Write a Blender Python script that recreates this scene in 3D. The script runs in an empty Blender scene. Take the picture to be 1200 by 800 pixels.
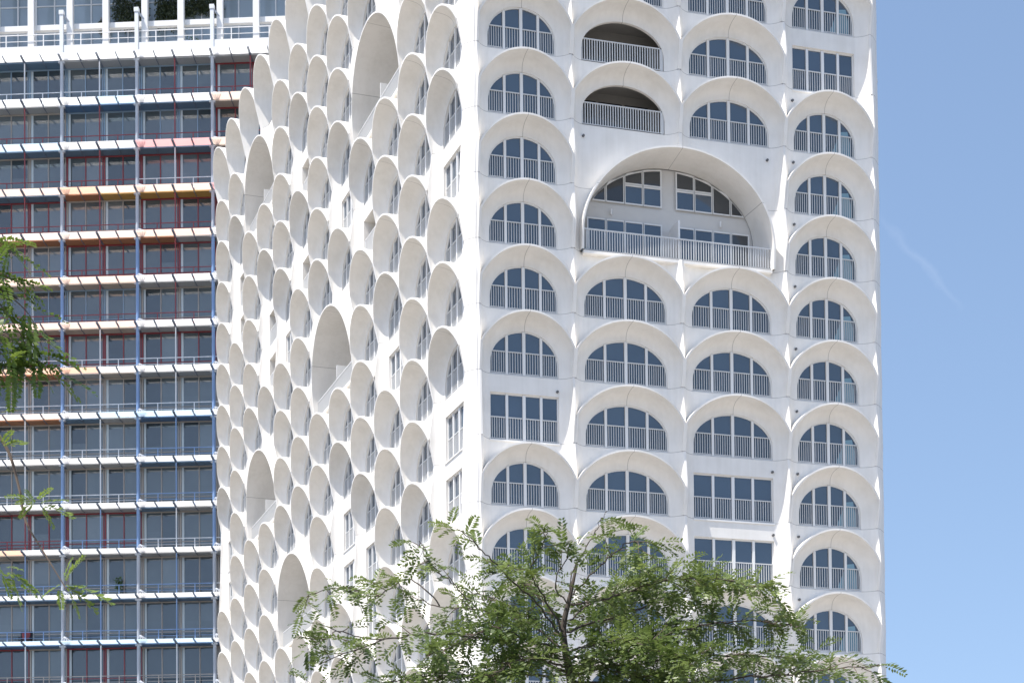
import bpy, math, random
from mathutils import Vector, Matrix
random.seed(11)
scene = bpy.context.scene
col = scene.collection
R = math.radians

# ------------------------------------------------------------------ frame of reference
# tower coordinates: near corner at the origin, right facade along +x, z = 0 is a floor
# level 21 m above the street; everything is built in these coordinates shifted up.
GZ = 21.0
CAM = dict(f=2082.4117, cy=1096.1809, pitch=0.0292, roll=-0.0092, yaw=0.2753,
           pos=(-20.5067, -76.979, -18.843))
def cam_axes():
    c, s = math.cos(CAM['yaw']), math.sin(CAM['yaw'])
    right = Vector((c, -s, 0)); fwd = Vector((s, c, 0)); up = Vector((0, 0, 1))
    cp, sp = math.cos(CAM['pitch']), math.sin(CAM['pitch'])
    f2 = fwd*cp + up*sp; u2 = up*cp - fwd*sp
    cr, sr = math.cos(CAM['roll']), math.sin(CAM['roll'])
    return right*cr + u2*sr, u2*cr - right*sr, f2
CR, CU, CF = cam_axes()
CP = Vector(CAM['pos']) + Vector((0, 0, GZ))
def at(x, y, depth):
    """a point of the place, from photo pixel and distance"""
    return CP + (CF + CR*((x-600)/CAM['f']) + CU*((CAM['cy']-y)/CAM['f']))*depth

# ------------------------------------------------------------------ materials
def new_mat(name):
    m = bpy.data.materials.new(name); m.use_nodes = True
    nt = m.node_tree; b = nt.nodes['Principled BSDF']
    return m, nt, b
def simple(name, rgb, rough=.5, metallic=0.0, vary=0.0, scale=3.0, spec=.5):
    m, nt, b = new_mat(name)
    b.inputs['Base Color'].default_value = (*rgb, 1)
    b.inputs['Roughness'].default_value = rough
    b.inputs['Metallic'].default_value = metallic
    b.inputs['Specular IOR Level'].default_value = spec
    if vary:
        tc = nt.nodes.new('ShaderNodeTexCoord'); n = nt.nodes.new('ShaderNodeTexNoise')
        n.inputs['Scale'].default_value = scale; n.inputs['Detail'].default_value = 5
        nt.links.new(tc.outputs['Object'], n.inputs['Vector'])
        mx = nt.nodes.new('ShaderNodeMix'); mx.data_type = 'RGBA'
        mx.inputs[6].default_value = (*[c*(1-vary) for c in rgb], 1)
        mx.inputs[7].default_value = (*[min(1, c*(1+vary)) for c in rgb], 1)
        nt.links.new(n.outputs['Fac'], mx.inputs[0]); nt.links.new(mx.outputs[2], b.inputs['Base Color'])
    return m
def math_node(nt, op, a, b=None, c=None):
    n = nt.nodes.new('ShaderNodeMath'); n.operation = op
    for i, v in enumerate((a, b, c)):
        if v is None: continue
        if isinstance(v, (int, float)): n.inputs[i].default_value = v
        else: nt.links.new(v, n.inputs[i])
    return n.outputs[0]
WHITE = (.81, .78, .735)
def concrete(name, mode):
    """white precast concrete: soft cloudy staining, faint rain streaks, open panel joints"""
    m, nt, b = new_mat(name)
    b.inputs['Roughness'].default_value = .62; b.inputs['Specular IOR Level'].default_value = .3
    tc = nt.nodes.new('ShaderNodeTexCoord'); sep = nt.nodes.new('ShaderNodeSeparateXYZ')
    nt.links.new(tc.outputs['Object'], sep.inputs[0])
    geo = nt.nodes.new('ShaderNodeNewGeometry')
    n1 = nt.nodes.new('ShaderNodeTexNoise'); n1.inputs['Scale'].default_value = .9; n1.inputs['Detail'].default_value = 6
    nt.links.new(geo.outputs['Position'], n1.inputs['Vector'])
    mp = nt.nodes.new('ShaderNodeMapping'); mp.inputs['Scale'].default_value = (5, 5, .35)
    nt.links.new(geo.outputs['Position'], mp.inputs['Vector'])
    n2 = nt.nodes.new('ShaderNodeTexNoise'); n2.inputs['Scale'].default_value = 1.0; n2.inputs['Detail'].default_value = 4
    nt.links.new(mp.outputs[0], n2.inputs['Vector'])
    s = math_node(nt, 'ADD', math_node(nt, 'MULTIPLY', n1.outputs['Fac'], .65), math_node(nt, 'MULTIPLY', n2.outputs['Fac'], .35))
    rmp = nt.nodes.new('ShaderNodeValToRGB')
    rmp.color_ramp.elements[0].position = .30; rmp.color_ramp.elements[0].color = (WHITE[0]*.89, WHITE[1]*.885, WHITE[2]*.87, 1)
    rmp.color_ramp.elements[1].position = .58; rmp.color_ramp.elements[1].color = (*WHITE, 1)
    nt.links.new(s, rmp.inputs[0])
    # joints
    z = sep.outputs['Z']
    zm = math_node(nt, 'ABSOLUTE', math_node(nt, 'SUBTRACT', math_node(nt, 'FRACT', math_node(nt, 'ADD', math_node(nt, 'DIVIDE', z, 3.0), .5)), .5))
    j = math_node(nt, 'LESS_THAN', zm, .0042)
    if mode == 'hood':
        jx = math_node(nt, 'LESS_THAN', math_node(nt, 'ABSOLUTE', sep.outputs['X']), .0125)
        j = math_node(nt, 'MAXIMUM', j, math_node(nt, 'MULTIPLY', jx, math_node(nt, 'GREATER_THAN', z, 1.9)))
    if mode == 'plain': j = math_node(nt, 'MULTIPLY', j, 0.0)
    mx = nt.nodes.new('ShaderNodeMix'); mx.data_type = 'RGBA'
    nt.links.new(math_node(nt, 'MULTIPLY', j, .55), mx.inputs[0]); nt.links.new(rmp.outputs[0], mx.inputs[6])
    mx.inputs[7].default_value = (.13, .12, .115, 1)
    nt.links.new(mx.outputs[2], b.inputs['Base Color'])
    bump = nt.nodes.new('ShaderNodeBump'); bump.inputs['Strength'].default_value = .06; bump.inputs['Distance'].default_value = .02
    n3 = nt.nodes.new('ShaderNodeTexNoise'); n3.inputs['Scale'].default_value = 14; n3.inputs['Detail'].default_value = 5
    nt.links.new(geo.outputs['Position'], n3.inputs['Vector'])
    nt.links.new(n3.outputs['Fac'], bump.inputs['Height']); nt.links.new(bump.outputs[0], b.inputs['Normal'])
    return m
def glass(name, rgb, ior=1.75, rough=.03, wav=.02, vary=.35, scale=.25):
    m, nt, b = new_mat(name)
    b.inputs['Roughness'].default_value = rough; b.inputs['IOR'].default_value = ior
    geo = nt.nodes.new('ShaderNodeNewGeometry')
    n = nt.nodes.new('ShaderNodeTexNoise'); n.inputs['Scale'].default_value = scale; n.inputs['Detail'].default_value = 2
    nt.links.new(geo.outputs['Position'], n.inputs['Vector'])
    mx = nt.nodes.new('ShaderNodeMix'); mx.data_type = 'RGBA'
    mx.inputs[6].default_value = (*[c*(1-vary) for c in rgb], 1); mx.inputs[7].default_value = (*[c*(1+vary) for c in rgb], 1)
    nt.links.new(math_node(nt, 'ADD', math_node(nt, 'MULTIPLY', n.outputs['Fac'], .55), math_node(nt, 'MULTIPLY', geo.outputs['Random Per Island'], .45)), mx.inputs[0]); nt.links.new(mx.outputs[2], b.inputs['Base Color'])
    bump = nt.nodes.new('ShaderNodeBump'); bump.inputs['Strength'].default_value = wav; bump.inputs['Distance'].default_value = .05
    n2 = nt.nodes.new('ShaderNodeTexNoise'); n2.inputs['Scale'].default_value = .8
    nt.links.new(geo.outputs['Position'], n2.inputs['Vector'])
    nt.links.new(n2.outputs['Fac'], bump.inputs['Height']); nt.links.new(bump.outputs[0], b.inputs['Normal'])
    return m
def translucent(name, rgb, fac=.55, vary=0, attr=None):
    m = bpy.data.materials.new(name); m.use_nodes = True; nt = m.node_tree
    out = nt.nodes['Material Output']; b = nt.nodes['Principled BSDF']
    b.inputs['Base Color'].default_value = (*rgb, 1); b.inputs['Roughness'].default_value = .45
    t = nt.nodes.new('ShaderNodeBsdfTranslucent'); t.inputs['Color'].default_value = (*rgb, 1)
    mx = nt.nodes.new('ShaderNodeMixShader'); mx.inputs[0].default_value = fac
    nt.links.new(b.outputs[0], mx.inputs[1]); nt.links.new(t.outputs[0], mx.inputs[2]); nt.links.new(mx.outputs[0], out.inputs[0])
    return m
M = {}
M['wall'] = concrete('white_precast', 'wall'); M['hood'] = concrete('white_precast_hood', 'hood')
M['plain'] = concrete('white_precast_plain', 'plain')
M['frame'] = simple('white_powder_coat', (.76, .75, .73), .4)
M['rail'] = simple('white_painted_steel', (.62, .62, .61), .4)
M['glass'] = glass('blue_window_glass', (.046, .072, .106), 1.9, .03, .04, .55, .4)
M['glass_bright'] = glass('painted_daylight_glass', (.20, .33, .40), 1.6)  # opaque pane; daylight from beyond the corner is put into its colour
M['glass_grey'] = glass('grey_window_glass', (.05, .055, .06), 1.6)
M['dark'] = simple('dark_hole', (.03, .03, .032), .7)
M['spout'] = simple('grey_spout', (.11, .11, .11), .6)
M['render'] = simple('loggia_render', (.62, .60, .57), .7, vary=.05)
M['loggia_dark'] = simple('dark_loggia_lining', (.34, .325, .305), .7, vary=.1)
M['roof'] = simple('roof_gravel', (.35, .34, .32), .9, vary=.2, scale=8)

# ------------------------------------------------------------------ mesh helper
class MB:
    def __init__(s): s.v = []; s.f = []; s.mi = []; s.sm = []
    def vert(s, p): s.v.append(tuple(p)); return len(s.v)-1
    def face(s, idx, mi=0, sm=False): s.f.append(tuple(idx)); s.mi.append(mi); s.sm.append(sm)
    def poly(s, pts, mi=0, sm=False): s.face([s.vert(p) for p in pts], mi, sm)
    def grid(s, rows, mi=0, sm=True):
        ids = [[s.vert(p) for p in r] for r in rows]
        for a, b in zip(ids, ids[1:]):
            for i in range(len(a)-1): s.face((a[i], a[i+1], b[i+1], b[i]), mi, sm)
    def box(s, x0, x1, y0, y1, z0, z1, mi=0, T=None):
        c = [(x, y, z) for z in (z0, z1) for y in (y0, y1) for x in (x0, x1)]
        if T: c = [T(*p) for p in c]
        i = [s.vert(p) for p in c]
        for f in ((0, 1, 3, 2), (4, 6, 7, 5), (0, 4, 5, 1), (2, 3, 7, 6), (0, 2, 6, 4), (1, 5, 7, 3)):
            s.face([i[k] for k in f], mi)
    def tube(s, pts, rads, n=7, mi=0, cap=True):
        pts = [Vector(p) for p in pts]; rings = []
        ref = Vector((.3, .2, 1)).normalized()
        for k, p in enumerate(pts):
            d = (pts[min(k+1, len(pts)-1)] - pts[max(k-1, 0)])
            if d.length < 1e-9: d = Vector((0, 0, 1))
            d.normalize()
            a = d.cross(ref)
            if a.length < .05: a = d.cross(Vector((1, 0, 0)))
            a.normalize(); b = d.cross(a)
            rings.append([s.vert(p + (a*math.cos(t) + b*math.sin(t))*rads[k]) for t in [2*math.pi*i/n for i in range(n)]])
        for r, q in zip(rings, rings[1:]):
            for i in range(n): s.face((r[i], r[(i+1) % n], q[(i+1) % n], q[i]), mi, True)
        if cap: s.face(rings[0][::-1], mi); s.face(rings[-1], mi)
    def build(s, name, mats, parent=None, loc=None, sharp=35):
        me = bpy.data.meshes.new(name)
        me.from_pydata(s.v, [], s.f)
        for m in (mats if isinstance(mats, (list, tuple)) else [mats]): me.materials.append(m)
        me.polygons.foreach_set('material_index', s.mi)
        me.polygons.foreach_set('use_smooth', s.sm)
        me.update()
        if any(s.sm): me.set_sharp_from_angle(angle=R(sharp))
        o = bpy.data.objects.new(name, me); col.objects.link(o)
        if parent: o.parent = parent
        if loc is not None: o.matrix_local = loc
        return o
def empty(name, loc):
    o = bpy.data.objects.new(name, None); col.objects.link(o); o.location = loc; o.empty_display_size = .5
    return o
def tag(o, label=None, cat=None, group=None, kind=None):
    if label: o['label'] = label
    if cat: o['category'] = cat
    if group: o['group'] = group
    if kind: o['kind'] = kind
    return o

# ------------------------------------------------------------------ the arched tower
H = 3.0; FIN = .085
ZS, ZC = 1.22, 2.62           # springing and crown of a hood
D0, DV, DC = .40, .66, 1.0    # how far it stands out at the sill, the springing, the crown
WS, WC = .60, 2.07            # springing and crown of a window
def drim(z): return D0 + (DC-D0)*max(0, z)/ZC
def pz_hood(z): return 1.4+.8*z/ZS if z < ZS else lerp(2.2, 2.8, (z-ZS)/(ZC-ZS))
def pz_wall(z): return 1.4+.8*z/ZS if z < ZS else lerp(2.2, 1.4, min(1, (z-ZS)/(H-ZS)))
def prof(r, P=2.2):
    r = min(1, max(0, r)); return 1-(1-r**P)**(1/P)
RS = sorted([0] + [math.sin(t*math.pi/2/10)**(2/2.4) for t in range(1, 11)])
def lerp(a, b, t): return a+(b-a)*t
def interp(keys, z):
    if z <= keys[0][0]: return keys[0][1]
    for (a, va), (b, vb) in zip(keys, keys[1:]):
        if z <= b: return lerp(va, vb, (z-a)/(b-a)) if b > a else vb
    return keys[-1][1]

class Bay:
    """one bay in local coordinates: u from -W/2 to W/2, d outwards, z up from its floor"""
    def __init__(s, W, mL, mR, FL, FR, base):
        s.W = W; s.a = -W/2; s.b = W/2; s.w0 = -W/2+mL; s.w1 = W/2-mR; s.mL = mL; s.mR = mR
        s.FL = lambda z: interp(FL, z+base); s.FR = lambda z: interp(FR, z+base)
    def wd(s, u, z):
        l = (s.w0-u)/(s.mL-FIN); r = (u-s.w1)/(s.mR-FIN)
        e = pz_wall(z)
        return max(prof(l, e)*s.FL(z), prof(r, e)*s.FR(z), 0)
    def us(s):
        L = [s.a, s.a+FIN] + [s.w0-(s.mL-FIN)*r for r in RS[::-1]][1:]
        Rr = [s.w1+(s.mR-FIN)*r for r in RS][:-1] + [s.b-FIN, s.b]
        n = max(6, int((s.w1-s.w0)/.35))
        return L + [lerp(s.w0, s.w1, i/n) for i in range(1, n)] + Rr
    # ---- arch
    def rim_pts(s, zs, zc, off, n=26, legs=4, t0=25):
        """outline from left foot over the crown to right foot"""
        c = 0; hw = s.W/2-FIN+off
        pts = [(-hw, zs*i/legs) for i in range(legs)]
        t0 = R(t0); a = hw/math.cos(t0); b = (zc+off-zs)/(1-math.sin(t0)); z0 = zc+off-b
        for i in range(n+1):
            t = t0+(math.pi-2*t0)*i/n; pts.append((c-a*math.cos(t), z0+b*math.sin(t)))
        return pts + [(hw, zs*(legs-1-i)/legs) for i in range(legs)]
    def win_pts(s, ws, wc, n=26, legs=4, ex=0):
        c = (s.w0+s.w1)/2; hw = (s.w1-s.w0)/2+ex
        pts = [(c-hw, ws*i/legs) for i in range(legs)]
        for i in range(n+1):
            t = math.pi*i/n; pts.append((c-hw*math.cos(t), ws+(wc-ws)*math.sin(t)))
        return pts + [(c+hw, ws*(legs-1-i)/legs) for i in range(legs)]
    def hood(s, zs=ZS, zc=ZC, ws=WS, wc=WC, lin=False, dback=0.0, thick=None, dr=drim):
        mb = MB(); rim = s.rim_pts(zs, zc, 0); win = s.win_pts(ws, wc); out = s.rim_pts(zs, zc, FIN)
        def fd(k, p):   # fin depth for the legs, hood depth for the arch
            u, z = p
            return dr(z)
        rows = []
        for r in (RS if not lin else [0, .25, .5, .75, 1]):
            rows.append([(lerp(w[0], m[0], r), -lerp(dback, fd(0, m), r if lin else prof(r, pz_hood(m[1]))), lerp(w[1], m[1], r)) for w, m in zip(win, rim)])
        mb.grid(rows)
        # frame reveal behind the inner edge
        mb.grid([[(w[0], .16-dback, w[1]) for w in win], [(w[0], -dback, w[1]) for w in win]])
        # lip
        mb.grid([[(m[0], -dr(m[1])-.0, m[1]) for m in rim], [(o[0], -dr(m[1])-.0, o[1]) for o, m in zip(out, rim)]], sm=False)
        # top side of the hood back to the wall
        arc = [(o, m) for o, m in zip(out, rim)][4:-4]
        if thick is None:
            back = [(o[0], -min(s.wd(o[0], o[1])-.004, dr(m[1])), o[1]) for o, m in arc]
        else:
            back = [(o[0], thick, o[1]) for o, m in arc]
        mb.grid([[(o[0], -dr(m[1]), o[1]) for o, m in arc], back])
        if thick is not None:
            allp = list(zip(out, win))
            mb.grid([[(o[0], thick, o[1]) for o, w in allp], [(w[0], thick, w[1]) for o, w in allp]], sm=False)
            mb.grid([[(w[0], thick, w[1]) for w in win], [(w[0], -dback, w[1]) for w in win]])
        return mb
    def spandrel(s, mb, T, top=H, zs=ZS, zc=ZC):
        out = s.rim_pts(zs, zc, FIN)[4:-4]
        # resample with extra points near the fins
        rows = []
        n = 9
        us = [o[0] for o in out]
        for (u, z) in out:
            cl = [lerp(z-.02, top, t/n) for t in range(n+1)]
            rows.append([T(u, s.wd(u, q), q) for q in cl])
        mb.grid(rows)
    def rect_wall(s, mb, T, ztop=2.17, rec=.2, top=H):
        us = s.us(); i0 = us.index(s.w0) if s.w0 in us else min(range(len(us)), key=lambda i: abs(us[i]-s.w0))
        i1 = min(range(len(us)), key=lambda i: abs(us[i]-s.w1))
        zz = [0, .5, 1.0, 1.5, ztop]
        mb.grid([[T(u, s.wd(u, z), z) for u in us[:i0+1]] for z in zz])
        mb.grid([[T(u, s.wd(u, z), z) for u in us[i1:]] for z in zz])
        mb.grid([[T(u, s.wd(u, z), z) for u in us] for z in (ztop, 2.6, top)])
        # reveals
        a, b = us[i0], us[i1]
        mb.poly([T(a, 0, 0), T(a, -rec, 0), T(a, -rec, ztop), T(a, 0, ztop)])
        mb.poly([T(b, 0, 0), T(b, 0, ztop), T(b, -rec, ztop), T(b, -rec, 0)])
        mb.poly([T(a, 0, ztop), T(a, -rec, ztop), T(b, -rec, ztop), T(b, 0, ztop)])
        mb.poly([T(a, 0, 0), T(b, 0, 0), T(b, -rec, 0), T(a, -rec, 0)])
    # ---- window: returns frame, pane and railing meshes
    def top_at(s, u, ws, wc):
        c = (s.w0+s.w1)/2; hw = (s.w1-s.w0)/2; x = min(1, abs(u-c)/hw)
        return ws+(wc-ws)*math.sqrt(max(0, 1-x*x))
    def window(s, arch=True, gd=.10, bright=False, pr=None):
        fr, pn, rl = (MB(), MB(), MB()) if pr is None else pr
        w0, w1 = s.w0, s.w1; w = w1-w0; T = s.T
        tp = (lambda u: s.top_at(u, WS, WC)) if arch else (lambda u: 2.17)
        if arch:
            o = s.win_pts(WS, WC, legs=2); q = s.win_pts(WS, WC-.055, legs=2, ex=-.05)
            fr.grid([[T(p[0], -gd+.05, p[1]) for p in o], [T(p[0], -gd+.05, p[1]) for p in q], [T(p[0], -gd-.01, p[1]) for p in q]], sm=False)
        else:
            for a, b in ((w0, w0+.05), (w1-.05, w1)): fr.box(a, b, -gd-.01, -gd+.05, 0, 2.17, 0, T)
            fr.box(w0+.05, w1-.05, -gd-.01, -gd+.05, 2.11, 2.17, 0, T)
            # the sill stands a little proud of the wall
            fr.box(w0-.04, w1+.04, -gd, .05, -.06, -.002, 0, T)
        fr.box(w0+.05, w1-.05, -gd-.01, -gd+.055, .0, .075, 0, T)
        ed = []
        for k in range(1, 4):
            c = w0+w*k/4.; hw = .072 if k == 2 else .060
            t = min(tp(c-hw), tp(c+hw))-.02
            fr.box(c-hw, c+hw, -gd-.01, -gd+.085, .02, t, 0, T)
            ed.append((c-hw, c+hw))
        xs = [w0+.03] + [e for p in ed for e in p] + [w1-.03]
        for k in range(4):
            a, b = xs[2*k], xs[2*k+1]; n = 7
            us = [lerp(a, b, i/n) for i in range(n+1)]
            pn.poly([T(a, -gd, .03), T(b, -gd, .03)] + [T(u, -gd, max(.05, tp(u)-.02)) for u in us[::-1]], 0)
            if bright and k == 3:  # lighter patches painted as daylight showing through the corner
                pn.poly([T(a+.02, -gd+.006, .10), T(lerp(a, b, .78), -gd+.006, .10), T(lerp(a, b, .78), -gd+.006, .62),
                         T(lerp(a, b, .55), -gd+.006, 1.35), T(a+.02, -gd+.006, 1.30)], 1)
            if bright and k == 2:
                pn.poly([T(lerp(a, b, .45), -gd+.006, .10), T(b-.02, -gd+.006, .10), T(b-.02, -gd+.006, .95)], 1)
            # railing between the mullions
            a += .012; b -= .012; rz = 1.10; d0, d1 = -gd+.03, -gd+.07
            if arch:
                while tp(a) < rz+.07 and k == 0: a += .01
                while tp(b) < rz+.07 and k == 3: b -= .01
            rl.box(a, b, d0, d1, rz-.045, rz, 0, T)
            rl.box(xs[2*k]+.03, xs[2*k+1]-.03, d0+.005, d1-.005, .09, .125, 0, T)
            A, B = xs[2*k]+.03, xs[2*k+1]-.03
            nb = max(5, round((B-A)/.115))
            for i in range(nb):
                u = lerp(A, B, (i+.5)/nb); h = min(rz-.04, tp(u)-.08)
                rl.box(u-.0135, u+.0135, d0+.008, d1-.008, .12, h, 0, T)
        return fr, pn, rl
    def T(s, u, d, z): return (u, -d, z)

class Face:
    def __init__(s, origin, udir, ndir, fins, margins, rows, k0, k1):
        """rows: dict (col, floor) -> 'A' arch, 'R' rect, 'L' loggia arch, 'Q' rect loggia, 'T' roof arch, ('B', ncols) big arch, 'x' covered"""
        s.o = Vector(origin); s.u = Vector(udir); s.n = Vector(ndir); s.fins = fins; s.mg = margins; s.rows = rows; s.k0 = k0; s.k1 = k1
        s.nc = len(fins)-1
        s.keys = []
        for j in range(len(fins)):
            ks = []
            for k in range(k0, k1+1):
                t = [rows[(c, k)] for c in (j-1, j) if 0 <= c < s.nc]
                if any(q in ('A', 'L') for q in t): ks += [(3*k, D0), (3*k+ZS, DV)]
                elif any(q == 'T' for q in t): ks += [(3*k, D0), (3*k+1.9, drim(1.9))]
                elif any(isinstance(q, tuple) or q == 'x' for q in t) : ks += [(3*k, D0)]
            if not ks: ks = [(3*k0, D0), (3*k1, D0)]
            s.keys.append(ks)
    def mat(s, u, z):
        p = s.o + s.u*u + Vector((0, 0, z+GZ))
        m = Matrix((( s.u.x, -s.n.x, 0, p.x), (s.u.y, -s.n.y, 0, p.y), (0, 0, 1, p.z), (0, 0, 0, 1)))
        return m
    def bay(s, c, k, nc=1):
        W = s.fins[c+nc]-s.fins[c]; 
        return Bay(W, s.mg[c][0], s.mg[c+nc-1][1], s.keys[c], s.keys[c+nc], 3*k)

CORNER_ANG = R(95)
LD = Vector((math.cos(CORNER_ANG), math.sin(CORNER_ANG), 0)); LN = Vector((-math.sin(CORNER_ANG), math.cos(CORNER_ANG), 0))
K0, K1 = -7, 13
def table(nc):
    t = {(c, k): 'A' for c in range(nc) for k in range(K0, K1)}
    for c in range(nc): t[(c, 13)] = 'T'
    return t
def put(t, c, k, v):
    t[(c, k)] = v
    if isinstance(v, tuple):
        for i in range(v[1]):
            for q in (0, 1):
                if i or q: t[(c+i, k+q)] = 'x'
# right facade
RT = table(4)
put(RT, 0, 2, 'R'); put(RT, 1, 8, 'L'); put(RT, 1, 7, 'L'); put(RT, 2, 1, 'R'); put(RT, 2, 0, 'R'); put(RT, 3, 8, 'R')
put(RT, 1, 5, ('B', 2))
right = Face((0, 0, 0), (1, 0, 0), (0, -1, 0), [-.15, 4.34, 9.65, 14.95, 19.55],
             [(.59, .64), (.62, .62), (.62, .64), (.65, .70)], RT, K0, K1)
# left facade, columns counted from the near corner
LT = table(12)
for c, k in ((1, 6), (1, 2), (1, 1), (2, 0), (4, 1), (4, 0), (5, 8), (5, 2), (5, 1), (8, 7), (10, 5), (12, 4), (12, 3), (3, 4)): put(LT, c-1, k, 'R')
for c, k in ((4, 7), (7, 10), (7, 8), (9, 8), (9, 7), (11, 10), (11, 9), (4, 10), (9, 5)): put(LT, c-1, k, 'Q')
for c, k in ((3, 9), (9, 11), (5, 5), (9, 4), (7, 1)): put(LT, c-1, k, ('B', 2))
PER = 4.545
left = Face(LN*.27, LD, LN, [.20+PER*i for i in range(13)], [(.56, .56)]*12, LT, K0, K1)
# far side seen only as a row of bumps past the right corner
RD = LD.copy(); RN = -LN
TT = table(3)
third = Face(Vector((19.66, .10, 0)), RD, RN, [.25+PER*i for i in range(4)], [(.56, .56)]*3, TT, K0, K1)

tower = empty('arched_tower', (8, 20, 0))
tag(tower, 'white high-rise tower covered in stacked scalloped arches round every window', 'tower')
TI = Matrix.Translation(-Vector((8, 20, 0)))

def world_T(m):
    def T(u, d, z): return m @ Vector((u, -d, z))
    return T
def local_T(m):
    mm = TI @ m
    return lambda u, d, z: mm @ Vector((u, -d, z))
def merge(dst, src, m):
    mm = TI @ m; b = len(dst.v)
    dst.v += [tuple(mm @ Vector(p)) for p in src.v]; dst.f += [tuple(i+b for i in f) for f in src.f]
    dst.mi += src.mi; dst.sm += src.sm

# choose the hundred bays that show largest
from mathutils import geometry
def px_size(face, c, k):
    def pr(u, d, z):
        p = face.o + face.u*u + face.n*d + Vector((0, 0, z+GZ)) - CP
        w = p.dot(CF); return 600+CAM['f']*p.dot(CR)/w, CAM['cy']-CAM['f']*p.dot(CU)/w
    u0, u1 = face.fins[c], face.fins[c+1]
    q = [pr(u0, .3, 3*k), pr(u1, .3, 3*k), pr(u1, .3, 3*k+2.6), pr(u0, .3, 3*k+2.6)]
    if max(p[1] for p in q) < 8 or min(p[1] for p in q) > 800 or min(p[0] for p in q) > 1200: return 0
    a = 0
    for i in range(4): a += q[i][0]*q[(i+1) % 4][1]-q[(i+1) % 4][0]*q[i][1]
    return abs(a)/2
rank = []
for nm, fc in (('R', right), ('L', left)):
    for (c, k), t in fc.rows.items():
        if t in ('A', 'R', 'L', 'Q'): rank.append((px_size(fc, c, k), nm, c, k))
rank.sort(reverse=True)
solo = set((n, c, k) for a, n, c, k in rank[:96] if a > 0)

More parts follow.
